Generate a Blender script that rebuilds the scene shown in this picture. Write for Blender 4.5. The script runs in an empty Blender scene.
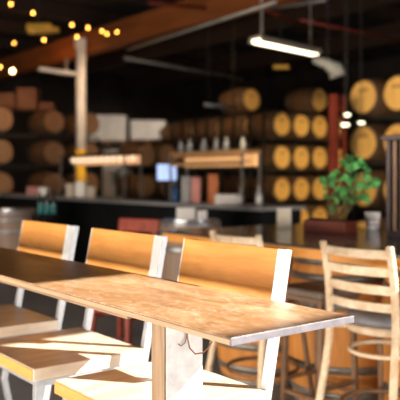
import bpy, bmesh, math, random
from mathutils import Vector, Matrix
random.seed(7)
S = bpy.context.scene
COL = S.collection
R = math.radians
# ------------------------------------------------------------------ camera
H = 1.40                      # eye height
FPX = 720.0                   # focal length in pixels of a 400 px frame
TH = R(52.0)
FW = Vector((-math.sin(TH), math.cos(TH), 0)); RT = Vector((math.cos(TH), math.sin(TH), 0))
def at(u, v, d=None, z=None, y=None):
    """real place seen at u, v: at distance d, or on height z, or on the plane y"""
    dr = FW + RT * ((u - 200) / FPX) + Vector((0, 0, (176 - v) / FPX))
    if z is not None: d = (z - H) / dr.z
    if y is not None: d = y / dr.y
    return Vector((0, 0, H)) + dr * d
cd = bpy.data.cameras.new('camera'); cam = bpy.data.objects.new('camera', cd); COL.objects.link(cam)
cam.location = (0, 0, H); cam.rotation_euler = (R(90), 0, TH)
cd.sensor_width = 36; cd.lens = 36 * FPX / 400; cd.shift_y = -24 / 400
cd.clip_start = 0.05; cd.clip_end = 100
cd.dof.use_dof = True; cd.dof.focus_distance = 1.85; cd.dof.aperture_fstop = 3.7
S.camera = cam

# ------------------------------------------------------------------ materials
def new_mat(name):
    m = bpy.data.materials.new(name); m.use_nodes = True
    nt = m.node_tree; b = nt.nodes['Principled BSDF']
    return m, nt, b
def coords(nt, scale, rnd=True):
    tc = nt.nodes.new('ShaderNodeTexCoord'); mp = nt.nodes.new('ShaderNodeMapping')
    mp.inputs['Scale'].default_value = scale
    if rnd:
        oi = nt.nodes.new('ShaderNodeObjectInfo'); mu = nt.nodes.new('ShaderNodeMath'); mu.operation = 'MULTIPLY'
        mu.inputs[1].default_value = 37.0
        nt.links.new(oi.outputs['Random'], mu.inputs[0])
        ad = nt.nodes.new('ShaderNodeVectorMath'); ad.operation = 'ADD'
        nt.links.new(tc.outputs['Object'], mp.inputs['Vector'])
        nt.links.new(mp.outputs['Vector'], ad.inputs[0]); nt.links.new(mu.outputs[0], ad.inputs[1])
        return ad.outputs[0], tc
    nt.links.new(tc.outputs['Object'], mp.inputs['Vector'])
    return mp.outputs['Vector'], tc
def noise(nt, vec, scale, detail=4, rough=0.6, dist=0.0):
    n = nt.nodes.new('ShaderNodeTexNoise'); n.inputs['Scale'].default_value = scale
    n.inputs['Detail'].default_value = detail; n.inputs['Roughness'].default_value = rough
    n.inputs['Distortion'].default_value = dist
    nt.links.new(vec, n.inputs['Vector']); return n.outputs['Fac']
def ramp(nt, fac, stops):
    r = nt.nodes.new('ShaderNodeValToRGB'); e = r.color_ramp.elements
    while len(e) < len(stops): e.new(0.5)
    for i, (p, c) in enumerate(stops): e[i].position = p; e[i].color = (*c, 1)
    nt.links.new(fac, r.inputs['Fac']); return r.outputs['Color']
def mixc(nt, fac, a, b, mode='MIX'):
    m = nt.nodes.new('ShaderNodeMix'); m.data_type = 'RGBA'; m.blend_type = mode
    for s, v in ((m.inputs[0], fac), (m.inputs[6], a), (m.inputs[7], b)):
        if hasattr(v, 'is_linked'): nt.links.new(v, s)
        elif isinstance(v, tuple): s.default_value = (*v, 1)
        else: s.default_value = v
    return m.outputs[2]
def bump(nt, b, fac, st, dist=0.01):
    bp = nt.nodes.new('ShaderNodeBump'); bp.inputs['Strength'].default_value = st; bp.inputs['Distance'].default_value = dist
    nt.links.new(fac, bp.inputs['Height']); nt.links.new(bp.outputs['Normal'], b.inputs['Normal'])
def wood(name, dark, light, scale=(2, 25, 25), rough=0.45, contrast=0.2, spec=0.4, blotch=0.0, blotch_col=(1, 1, 1), bs=0.15):
    m, nt, b = new_mat(name)
    v, tc = coords(nt, scale)
    g = noise(nt, v, 1.0, 6, 0.65, 0.6)
    c = ramp(nt, g, [(0.5 - contrast, dark), (0.5 + contrast, light)])
    if blotch:
        v2, _ = coords(nt, (6, 6, 6))
        k = noise(nt, v2, 1.6, 5, 0.7)
        kr = ramp(nt, k, [(0.45, (0, 0, 0)), (0.7, (blotch,) * 3)])
        c = mixc(nt, kr, c, blotch_col)
    nt.links.new(c, b.inputs['Base Color'])
    b.inputs['Roughness'].default_value = rough; b.inputs['Specular IOR Level'].default_value = spec
    bump(nt, b, g, bs, 0.004)
    return m
def plain(name, col, rough=0.5, metal=0.0, var=0.15, vs=8, spec=0.5, bs=0.0):
    m, nt, b = new_mat(name)
    v, _ = coords(nt, (vs, vs, vs))
    n = noise(nt, v, 1.0, 4, 0.6)
    d = tuple(max(0, c * (1 - var)) for c in col); l = tuple(min(1, c * (1 + var)) for c in col)
    nt.links.new(ramp(nt, n, [(0.3, d), (0.7, l)]), b.inputs['Base Color'])
    b.inputs['Roughness'].default_value = rough; b.inputs['Metallic'].default_value = metal
    b.inputs['Specular IOR Level'].default_value = spec
    if bs: bump(nt, b, n, bs, 0.003)
    return m
def emit(name, col, st, var=0.1):
    m, nt, b = new_mat(name)
    v, _ = coords(nt, (3, 3, 3)); n = noise(nt, v, 1.0, 2)
    nt.links.new(ramp(nt, n, [(0.2, tuple(c * (1 - var) for c in col)), (0.8, col)]), b.inputs['Emission Color'])
    b.inputs['Base Color'].default_value = (*col, 1); b.inputs['Emission Strength'].default_value = st
    return m
M = {}
# long weathered table top: mottled copper brown, darker border along its end
def table_mat():
    m, nt, b = new_mat('table_top_wood')
    v, tc = coords(nt, (4, 11, 11), False)
    g = noise(nt, v, 1.0, 8, 0.7, 0.8)
    c = ramp(nt, g, [(0.30, (0.21, 0.105, 0.045)), (0.5, (0.37, 0.215, 0.108)), (0.70, (0.55, 0.365, 0.22))])
    v2, _ = coords(nt, (22, 38, 22), False)
    k = noise(nt, v2, 1.0, 8, 0.8, 1.2)
    kr = ramp(nt, k, [(0.50, (0, 0, 0)), (0.62, (0.6,) * 3)])
    c = mixc(nt, kr, c, (0.68, 0.55, 0.45))
    v3, _ = coords(nt, (3, 5, 5), False)
    q = noise(nt, v3, 1.0, 6, 0.7)
    qr = ramp(nt, q, [(0.42, (0.55,) * 3), (0.6, (0, 0, 0))])
    c = mixc(nt, qr, c, (0.29, 0.145, 0.06))
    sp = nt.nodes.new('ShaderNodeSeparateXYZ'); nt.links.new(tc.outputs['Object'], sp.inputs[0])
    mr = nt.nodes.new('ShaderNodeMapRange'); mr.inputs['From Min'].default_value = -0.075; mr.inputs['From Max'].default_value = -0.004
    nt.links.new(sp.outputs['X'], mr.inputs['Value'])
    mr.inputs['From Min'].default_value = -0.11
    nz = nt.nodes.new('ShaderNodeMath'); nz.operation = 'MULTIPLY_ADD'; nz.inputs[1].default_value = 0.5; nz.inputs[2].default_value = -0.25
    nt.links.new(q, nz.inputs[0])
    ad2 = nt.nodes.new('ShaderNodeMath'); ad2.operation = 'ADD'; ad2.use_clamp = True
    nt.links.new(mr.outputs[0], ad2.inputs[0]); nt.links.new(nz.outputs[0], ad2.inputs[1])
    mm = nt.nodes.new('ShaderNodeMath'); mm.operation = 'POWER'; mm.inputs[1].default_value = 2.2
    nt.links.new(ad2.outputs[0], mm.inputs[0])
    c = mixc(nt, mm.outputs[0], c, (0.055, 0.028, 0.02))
    nt.links.new(c, b.inputs['Base Color'])
    rr = ramp(nt, k, [(0.3, (0.30,) * 3), (0.7, (0.5,) * 3)])
    nt.links.new(rr, b.inputs['Roughness'])
    bump(nt, b, k, 0.12, 0.002)
    return m
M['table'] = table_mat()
M['table_rail'] = wood('table_rail_wood', (0.12, 0.075, 0.042), (0.26, 0.16, 0.09), (3, 60, 60), 0.5)
M['table_edge'] = wood('table_edge_wood', (0.26, 0.16, 0.09), (0.46, 0.30, 0.18), (3, 60, 60), 0.5)
M['steel_trim'] = plain('steel_trim', (0.065, 0.060, 0.078), 0.45, 0.0, 0.3, 30)
M['panel_wood'] = wood('leg_wood', (0.14, 0.088, 0.048), (0.33, 0.215, 0.125), (40, 40, 3), 0.55)
M['plate'] = plain('painted_plate', (0.52, 0.50, 0.50), 0.5, 0.0, 0.18, 25)
M['back_wood'] = wood('chair_back_wood', (0.50, 0.20, 0.04), (0.78, 0.37, 0.105), (2.2, 22, 13), 0.38, 0.22, 0.4)
M['seat_wood'] = wood('chair_seat_wood', (0.50, 0.37, 0.26), (0.84, 0.73, 0.60), (18, 2.6, 18), 0.33, 0.25, 0.5)  # paled wood, the overexposure of the sunlit tops is put into its colour
M['chrome'] = plain('brushed_steel', (0.31, 0.32, 0.35), 0.38, 0.5, 0.06, 40)
M['glare_white'] = plain('glare_end_white', (0.78, 0.77, 0.76), 0.45, 0.0, 0.04, 30)  # overexposed light on the back board ends, put into a white colour
M['wire'] = plain('rusty_wire', (0.20, 0.09, 0.04), 0.5, 0.6)
M['stool'] = wood('distressed_stool', (0.50, 0.34, 0.19), (0.82, 0.70, 0.54), (14, 14, 14), 0.45, 0.22, 0.4, 0.2, (0.40, 0.22, 0.09))
M['stool_dark'] = wood('stool_dark_metal', (0.10, 0.055, 0.03), (0.22, 0.12, 0.065), (14, 14, 6), 0.45, 0.2)
M['cushion'] = plain('grey_vinyl', (0.17, 0.17, 0.19), 0.45, 0, 0.2, 12)
M['cushion_brown'] = plain('brown_vinyl', (0.12, 0.085, 0.065), 0.45, 0, 0.2, 12)
M['counter'] = plain('dark_polished_counter', (0.040, 0.045, 0.042), 0.16, 0, 0.5, 9, 0.6)
M['rim'] = wood('counter_rim_wood', (0.42, 0.16, 0.03), (0.70, 0.32, 0.07), (2, 30, 30), 0.4)
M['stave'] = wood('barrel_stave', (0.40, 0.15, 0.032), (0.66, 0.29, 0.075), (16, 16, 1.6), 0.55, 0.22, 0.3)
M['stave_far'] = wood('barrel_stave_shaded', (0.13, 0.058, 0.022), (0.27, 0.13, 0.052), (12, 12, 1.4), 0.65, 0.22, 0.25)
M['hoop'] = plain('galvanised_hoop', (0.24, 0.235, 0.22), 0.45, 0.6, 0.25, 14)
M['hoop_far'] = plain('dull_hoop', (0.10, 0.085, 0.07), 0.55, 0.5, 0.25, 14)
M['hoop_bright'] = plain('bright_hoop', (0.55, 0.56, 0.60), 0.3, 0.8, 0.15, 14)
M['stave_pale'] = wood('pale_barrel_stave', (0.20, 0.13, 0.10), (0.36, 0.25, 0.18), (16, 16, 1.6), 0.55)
M['steel_top'] = plain('steel_top', (0.50, 0.56, 0.64), 0.2, 0.85, 0.1, 10)
M['black'] = plain('matt_black', (0.008, 0.008, 0.009), 0.8, 0, 0.3, 6, 0.15)
M['rack'] = plain('dark_steel_rack', (0.020, 0.018, 0.018), 0.6, 0.3, 0.3, 8)
M['red_wood'] = wood('red_stained_wood', (0.16, 0.02, 0.01), (0.32, 0.045, 0.018), (10, 10, 10), 0.45)
M['red_steel'] = plain('red_painted_steel', (0.17, 0.022, 0.012), 0.55, 0, 0.25, 10)
M['planter'] = wood('dark_red_planter', (0.07, 0.012, 0.008), (0.15, 0.03, 0.015), (4, 20, 20), 0.5)
M['leaf'] = plain('leaf_green', (0.085, 0.30, 0.085), 0.4, 0, 0.45, 14)
M['stem'] = plain('plant_stem', (0.12, 0.10, 0.03), 0.6)
M['white'] = plain('white_ceramic', (0.78, 0.74, 0.73), 0.35, 0, 0.06, 6)
M['cream'] = plain('cream_card', (0.60, 0.52, 0.42), 0.7, 0, 0.1, 6)
M['pinkband'] = plain('pink_band', (0.50, 0.32, 0.33), 0.5)
M['louver'] = wood('dark_cabinet_wood', (0.018, 0.010, 0.011), (0.045, 0.026, 0.028), (20, 20, 3), 0.45)
M['post'] = plain('cream_post_paint', (0.86, 0.76, 0.68), 0.5, 0, 0.1, 5)
M['yellow'] = plain('yellow_paint', (0.85, 0.48, 0.02), 0.5, 0, 0.15, 5)
M['mustard'] = plain('mustard_paint', (0.62, 0.34, 0.03), 0.5, 0, 0.15, 5)
M['beam'] = wood('glulam_beam', (0.19, 0.055, 0.013), (0.33, 0.10, 0.023), (0.8, 9, 9), 0.6)
M['joist'] = wood('dark_joist', (0.018, 0.009, 0.006), (0.04, 0.018, 0.01), (0.8, 9, 9), 0.7)
M['pipe'] = plain('grey_pipe', (0.16, 0.145, 0.13), 0.5, 0.3, 0.2, 5)
M['pipe_red'] = plain('red_pipe', (0.13, 0.012, 0.006), 0.5, 0, 0.2, 5)
M['card'] = plain('cardboard', (0.20, 0.085, 0.042), 0.8, 0, 0.2, 3)
M['wrap'] = plain('stretch_wrapped_white', (0.60, 0.58, 0.56), 0.35, 0, 0.12, 4)
M['grey'] = plain('grey_plastic', (0.30, 0.30, 0.31), 0.5)
M['bulb'] = emit('warm_bulb', (1.0, 0.40, 0.06), 13)
M['bulb_hot'] = emit('hot_bulb', (1.0, 0.62, 0.26), 20)
M['tube'] = emit('fluorescent_tube', (1.0, 0.86, 0.62), 4)
M['strip'] = emit('warm_strip_light', (1.0, 0.60, 0.34), 0.22, 0.4)
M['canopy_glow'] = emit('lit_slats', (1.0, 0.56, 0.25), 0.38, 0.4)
M['screen'] = emit('blue_screen', (0.42, 0.58, 1.0), 1.1, 0.7)
M['gap_white'] = emit('gap_light', (1.0, 0.93, 0.66), 3.0)  # glow of light seen through between the barrels
M['brass'] = wood('canopy_wood', (0.30, 0.15, 0.06), (0.50, 0.29, 0.13), (10, 10, 10), 0.45)
M['teal'] = plain('teal_label', (0.04, 0.19, 0.19), 0.5)
M['glass_dark'] = plain('dark_bottle_glass', (0.015, 0.022, 0.02), 0.12, 0, 0.2, 5, 0.6)
M['glass_pale'] = plain('pale_bottle_glass', (0.42, 0.42, 0.42), 0.2)
M['pink'] = plain('pink_card', (0.62, 0.27, 0.24), 0.7)
M['blue'] = plain('blue_plastic', (0.04, 0.13, 0.33), 0.4)
M['orange'] = plain('orange_card', (0.45, 0.13, 0.035), 0.6)

def head_mat(name, dark, light, stamp=0.55):
    """barrel head: planks with a small stencilled smudge near the top"""
    m, nt, b = new_mat(name)
    v, tc = coords(nt, (1.5, 22, 22))
    g = noise(nt, v, 1.0, 5, 0.6)
    c = ramp(nt, g, [(0.3, dark), (0.7, light)])
    sp = nt.nodes.new('ShaderNodeSeparateXYZ'); nt.links.new(tc.outputs['Object'], sp.inputs[0])
    def band(sock, lo, hi):
        a = nt.nodes.new('ShaderNodeMath'); a.operation = 'GREATER_THAN'; a.inputs[1].default_value = lo; nt.links.new(sock, a.inputs[0])
        d = nt.nodes.new('ShaderNodeMath'); d.operation = 'LESS_THAN'; d.inputs[1].default_value = hi; nt.links.new(sock, d.inputs[0])
        x = nt.nodes.new('ShaderNodeMath'); x.operation = 'MULTIPLY'; nt.links.new(a.outputs[0], x.inputs[0]); nt.links.new(d.outputs[0], x.inputs[1])
        return x.outputs[0]
    x1 = band(sp.outputs['X'], 0.08, 0.13); x2 = band(sp.outputs['Y'], -0.10, 0.10)
    x = nt.nodes.new('ShaderNodeMath'); x.operation = 'MULTIPLY'; nt.links.new(x1, x.inputs[0]); nt.links.new(x2, x.inputs[1])
    y = nt.nodes.new('ShaderNodeMath'); y.operation = 'MULTIPLY'; y.inputs[1].default_value = stamp; nt.links.new(x.outputs[0], y.inputs[0])
    c = mixc(nt, y.outputs[0], c, (0.12, 0.06, 0.03))
    nt.links.new(c, b.inputs['Base Color']); b.inputs['Roughness'].default_value = 0.6
    return m
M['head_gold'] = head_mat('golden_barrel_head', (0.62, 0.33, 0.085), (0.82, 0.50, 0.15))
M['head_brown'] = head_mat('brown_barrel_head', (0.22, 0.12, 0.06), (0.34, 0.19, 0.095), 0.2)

# ------------------------------------------------------------------ mesh builder
class MB:
    def __init__(s): s.bm = bmesh.new()
    def box(s, c, size, rot=None, bev=0.0, seg=2):
        t = bmesh.new(); bmesh.ops.create_cube(t, size=1)
        bmesh.ops.scale(t, vec=size, verts=t.verts)
        if bev: bmesh.ops.bevel(t, geom=list(t.edges), offset=bev, segments=seg, affect='EDGES', profile=0.5)
        mt = Matrix.Translation(c) @ (rot.to_4x4() if rot is not None else Matrix.Identity(4))
        bmesh.ops.transform(t, matrix=mt, verts=t.verts); s._add(t); return s
    def _add(s, t):
        me = bpy.data.meshes.new('t'); t.to_mesh(me); t.free(); s.bm.from_mesh(me); bpy.data.meshes.remove(me)
    def bar(s, p0, p1, w, d, bev=0.0, up=Vector((0, 1, 0))):
        """box beam from p0 to p1; w along the side axis, d along up"""
        p0 = Vector(p0); p1 = Vector(p1); z = (p1 - p0).normalized()
        x = Vector(up).cross(z)
        if x.length < 1e-4: x = Vector((1, 0, 0)).cross(z)
        x.normalize(); y = z.cross(x)
        rot = Matrix((x, y, z)).transposed()
        return s.box((p0 + p1) / 2, (w, d, (p1 - p0).length), rot, bev)
    def lathe(s, prof, n=32, mat=None, smooth=True, cap=True):
        t = bmesh.new(); rings = []
        for r, z in prof:
            rings.append([t.verts.new((r * math.cos(2 * math.pi * i / n), r * math.sin(2 * math.pi * i / n), z)) for i in range(n)])
        for a, b in zip(rings, rings[1:]):
            for i in range(n): t.faces.new((a[i], a[(i + 1) % n], b[(i + 1) % n], b[i]))
        if cap:
            t.faces.new(rings[0][::-1]); t.faces.new(rings[-1])
        bmesh.ops.recalc_face_normals(t, faces=t.faces)
        if mat is not None: bmesh.ops.transform(t, matrix=mat, verts=t.verts)
        if smooth:
            for f in t.faces:
                if len(f.verts) == 4: f.smooth = True
        s._add(t); return s
    def tube(s, pts, r, n=10, closed=False):
        pts = [Vector(p) for p in pts]; t = bmesh.new(); rings = []; m = len(pts)
        ref = None
        for i, p in enumerate(pts):
            a = pts[(i - 1) % m] if (closed or i > 0) else p
            b = pts[(i + 1) % m] if (closed or i < m - 1) else p
            z = (b - a).normalized()
            if ref is None:
                ref = Vector((0, 0, 1)) if abs(z.z) < 0.9 else Vector((1, 0, 0))
            x = ref.cross(z); x = x.normalized() if x.length > 1e-5 else Vector((1, 0, 0)); y = z.cross(x); ref = y
            rr = r[i] if isinstance(r, (list, tuple)) else r
            rings.append([t.verts.new(p + (x * math.cos(2 * math.pi * k / n) + y * math.sin(2 * math.pi * k / n)) * rr) for k in range(n)])
        pairs = list(zip(rings, rings[1:])) + ([(rings[-1], rings[0])] if closed else [])
        for a, b in pairs:
            for k in range(n):
                f = t.faces.new((a[k], a[(k + 1) % n], b[(k + 1) % n], b[k])); f.smooth = True
        if not closed:
            t.faces.new(rings[0][::-1]); t.faces.new(rings[-1])
        bmesh.ops.recalc_face_normals(t, faces=t.faces); s._add(t); return s
    def strip(s, pts, wdir, w, th):
        """flat bar following pts: w along wdir, th across"""
        pts = [Vector(p) for p in pts]; t = bmesh.new(); rings = []; wd = Vector(wdir).normalized()
        for i, p in enumerate(pts):
            a = pts[max(i - 1, 0)]; b = pts[min(i + 1, len(pts) - 1)]
            z = (b - a).normalized(); nrm = z.cross(wd).normalized()
            rings.append([t.verts.new(p + wd * w / 2 * sx + nrm * th / 2 * sy) for sx, sy in ((-1, -1), (1, -1), (1, 1), (-1, 1))])
        for a, b in zip(rings, rings[1:]):
            for k in range(4): t.faces.new((a[k], a[(k + 1) % 4], b[(k + 1) % 4], b[k]))
        t.faces.new(rings[0][::-1]); t.faces.new(rings[-1])
        bmesh.ops.recalc_face_normals(t, faces=t.faces)
        bmesh.ops.bevel(t, geom=[e for e in t.edges], offset=min(w, th) * 0.2, segments=1, affect='EDGES')
        s._add(t); return s
    def sphere(s, c, r, sc=(1, 1, 1), seg=16):
        t = bmesh.new(); bmesh.ops.create_uvsphere(t, u_segments=seg, v_segments=seg // 2, radius=r)
        bmesh.ops.scale(t, vec=sc, verts=t.verts); bmesh.ops.translate(t, vec=c, verts=t.verts)
        for f in t.faces: f.smooth = True
        s._add(t); return s
    def build(s, name, m, parent=None, loc=None):
        me = bpy.data.meshes.new(name); s.bm.to_mesh(me); s.bm.free(); me.materials.append(m)
        o = bpy.data.objects.new(name, me); COL.objects.link(o)
        if parent: o.parent = parent
        if loc is not None: o.location = loc
        return o
def tag(o, label, cat, group=None, kind=None):
    o['label'] = label; o['category'] = cat
    if group: o['group'] = group
    if kind: o['kind'] = kind
    return o
def thing(name, label, cat, loc=(0, 0, 0), rz=0.0, group=None):
    o = bpy.data.objects.new(name, None); COL.objects.link(o); o.empty_display_size = 0.1
    o.location = loc; o.rotation_euler = (0, 0, rz); return tag(o, label, cat, group)
def struct(name, mb, m):
    o = mb.build(name, m); o['kind'] = 'structure'; return o
def dup(root, loc, label, group=None, rot=None):
    def cp(o, par):
        c = o.copy(); COL.objects.link(c)
        if par is not None: c.parent = par
        for ch in o.children: cp(ch, c)
        return c
    r = cp(root, None); r.location = loc; r['label'] = label
    if rot is not None: r.rotation_euler = rot
    if group: r['group'] = group
    return r
ORD = ['first', 'second', 'third', 'fourth', 'fifth', 'sixth', 'seventh', 'eighth', 'ninth', 'tenth', 'eleventh', 'twelfth']

# ------------------------------------------------------------------ room shell
XW, XE, YS, YN, ZC = -24.0, 3.5, -3.5, 19.0, 5.2
def floor_mat():
    m, nt, b = new_mat('concrete_floor'); v, _ = coords(nt, (1.4, 1.4, 1.4), False)
    n = noise(nt, v, 1.0, 8, 0.7)
    nt.links.new(ramp(nt, n, [(0.3, (0.20, 0.21, 0.235)), (0.7, (0.32, 0.33, 0.36))]), b.inputs['Base Color'])
    b.inputs['Roughness'].default_value = 0.55; bump(nt, b, n, 0.1, 0.005); return m
M['floor'] = floor_mat()
M['wall'] = plain('dark_wall', (0.030, 0.022, 0.018), 0.9, 0, 0.4, 1.2)
M['ceil'] = plain('dark_ceiling', (0.010, 0.007, 0.006), 0.95, 0, 0.4, 1.5)
M['wall_sun'] = plain('light_wall', (0.45, 0.40, 0.34), 0.9, 0, 0.1, 1.2)
cx, cy = (XW + XE) / 2, (YS + YN) / 2
struct('floor', MB().box((cx, cy, -0.1), (XE - XW + 0.6, YN - YS + 0.6, 0.2)), M['floor'])
struct('ceiling', MB().box((cx, cy, ZC + 0.1), (XE - XW + 0.6, YN - YS + 0.6, 0.2)), M['ceil'])
struct('wall_west', MB().box((XW - 0.15, cy, ZC / 2), (0.3, YN - YS + 0.6, ZC)), M['wall'])
struct('wall_north', MB().box((cx, YN + 0.15, ZC / 2), (XE - XW, 0.3, ZC)), M['wall'])
# east wall with a wide roll-up doorway; its lintel stops the low sun
SUN_EL, SUN_AZ = R(25.0), R(42.0)
TEL = math.tan(SUN_EL) / math.cos(SUN_AZ)
LINTEL = 1.07 + (XE + 0.3 + 2.05) * TEL
dy0, dy1 = -1.2, 12.0
w = MB().box((XE + 0.15, (YS + dy0) / 2, ZC / 2), (0.3, dy0 - YS, ZC))
w.box((XE + 0.15, (YN + dy1) / 2, ZC / 2), (0.3, YN - dy1, ZC))
w.box((XE + 0.15, (dy0 + dy1) / 2, (ZC + LINTEL) / 2), (0.3, dy1 - dy0, ZC - LINTEL))
struct('wall_east', w, M['wall_sun'])

# ------------------------------------------------------------------ long high table
TZ = 1.07; TY0, TY1 = 0.955, 1.333; TX1 = -1.12; TX0 = -4.3
t = thing('communal_table', 'long narrow bar-height table, mottled copper-brown top, half in shadow', 'table', (TX1, TY0, 0))
W = TY1 - TY0; L = TX1 - TX0
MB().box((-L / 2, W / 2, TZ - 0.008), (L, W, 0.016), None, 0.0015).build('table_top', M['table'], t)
MB().box((0.002, W / 2, TZ - 0.0085), (0.004, W + 0.004, 0.0165), None, 0.0008).build('end_trim', M['steel_trim'], t)
MB().box((-L / 2 - 0.20, 0.012, TZ - 0.021), (L - 0.4, 0.018, 0.010), None, 0.001).build('edge_rail', M['table_rail'], t)
MB().box((-L / 2, -0.0015, TZ - 0.010), (L, 0.003, 0.012), None, 0.0006).build('edge_band', M['table_edge'], t)
MB().box((-L / 2 - 0.20, W - 0.012, TZ - 0.021), (L - 0.4, 0.018, 0.010), None, 0.001).build('edge_rail', M['table_rail'], t)
for px in (-0.352, -2.9):
    MB().box((px, 0.120, (TZ - 0.016) / 2), (0.055, 0.118, TZ - 0.016), None, 0.002).build('leg', M['panel_wood'], t)
    pl = MB().box((px + 0.0295, 0.123, (TZ - 0.018) / 2), (0.004, 0.112, TZ - 0.018), None, 0.001).build('leg_plate', M['plate'], t)
    pl['label'] = 'pale painted plate on the leg side'
    MB().box((px + 0.085, 0.14, 0.01), (0.22, 0.26, 0.02), None, 0.003).build('base_plate', M['steel_trim'], t)
# bent wire purse hook under the top
hx = -0.352 + 0.036
hk = MB()
pts = [(hx, 0.128, 1.048), (hx, 0.126, 1.02), (hx + 0.002, 0.126, 0.995), (hx + 0.008, 0.128, 0.972), (hx + 0.02, 0.136, 0.958), (hx + 0.035, 0.148, 0.962), (hx + 0.045, 0.158, 0.975), (hx + 0.05, 0.166, 0.99)]
hk.tube(pts, 0.0018, 8)
hk.tube([(hx, 0.128, 1.045), (hx + 0.001, 0.124, 1.0), (hx + 0.002, 0.118, 0.985), (hx + 0.002, 0.106, 0.979), (hx + 0.001, 0.098, 0.985)], 0.0014, 8)
hk.box((hx - 0.002, 0.128, 1.046), (0.006, 0.014, 0.016), None, 0.001)
hk.build('wire_hook', M['wire'], t)

# ------------------------------------------------------------------ high chairs (far side of the table, facing it)
SZ = 0.78
def back_y(z): return 1.454 + (z - 1.0455) * 0.2      # front face of the leaning back board
def make_chair(label, x):
    c = thing('high_chair', label, 'chair', (x, 1.215, 0), 0, 'wood and steel high chairs along the table')
    o = 1.215
    hw = 0.243
    MB().box((0, (1.0 + 1.432) / 2 - o, SZ - 0.021), (hw * 2, 0.432, 0.042), None, 0.004).build('seat', M['seat_wood'], c)
    MB().box((0, 1.0 - o - 0.0015, SZ - 0.021), (hw * 2 - 0.006, 0.003, 0.036), None, 0.001).build('front_edge', M['back_wood'], c)  # added strip keeps the wood orange in front of the sun-paled seat
    # leaning back board
    z0, z1 = 0.965, 1.186; sl = math.atan(0.2)
    th = 0.033; n = Vector((0, math.cos(sl), -math.sin(sl)))
    mid = Vector((0, (back_y(z0) + back_y(z1)) / 2 - o, (z0 + z1) / 2)) + n * th / 2
    MB().box(mid, (0.458, th, (z1 - z0) / math.cos(sl)), Matrix.Rotation(-sl, 3, 'X'), 0.003).build('backrest', M['back_wood'], c)
    for sx in (-1, 1):
        MB().box(mid + Vector((sx * 0.2305, 0, 0)), (0.004, th + 0.001, (z1 - z0) / math.cos(sl)), Matrix.Rotation(-sl, 3, 'X'), 0.001).build('glare_end', M['glare_white'], c)  # added white facing that stands in for glare on the board end
        px = sx * 0.2155
        def py(z): return back_y(z) - o + 0.033 / math.cos(sl) + 0.0145
        m = MB().bar((px, py(SZ - 0.35), SZ - 0.35), (px, py(1.18), 1.18), 0.026, 0.026, 0.002)
        m.build('back_post', M['chrome'], c)
        m = MB().bar((px, py(SZ - 0.35), SZ - 0.345), (px, py(SZ - 0.35) + 0.09, 0.0), 0.026, 0.026, 0.002)
        m.build('leg', M['chrome'], c)
        m = MB().bar((px, 1.03 - o, SZ - 0.044), (px, 1.015 - o, 0.0), 0.026, 0.026, 0.002); m.build('leg', M['chrome'], c)
        MB().bar((px, 1.04 - o, SZ - 0.056), (px, py(SZ - 0.056) - 0.01, SZ - 0.056), 0.024, 0.022, 0.002, up=Vector((0, 0, 1))).build('side_rail', M['chrome'], c)
        MB().bar((px, 1.03 - o, 0.30), (px, py(SZ - 0.35) + 0.01, 0.30), 0.02, 0.02, 0.002, up=Vector((0, 0, 1))).build('stretcher', M['chrome'], c)
    MB().bar((-0.205, 1.035 - o, SZ - 0.056), (0.205, 1.035 - o, SZ - 0.056), 0.022, 0.022, 0.002, up=Vector((0, 0, 1))).build('front_rail', M['chrome'], c)
    MB().bar((-0.205, 1.022 - o, 0.26), (0.205, 1.022 - o, 0.26), 0.024, 0.024, 0.002, up=Vector((0, 0, 1))).build('footrest', M['chrome'], c)
    return c
ch = make_chair('wooden high chair nearest the table end, its edge blazing in sun', -1.754)
dup(ch, (-2.392, 1.215, 0), 'middle high chair of the three, orange back board over the table shadow edge')
dup(ch, (-3.068, 1.215, 0), 'wooden high chair farthest along the table, fully behind the shaded top')

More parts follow.
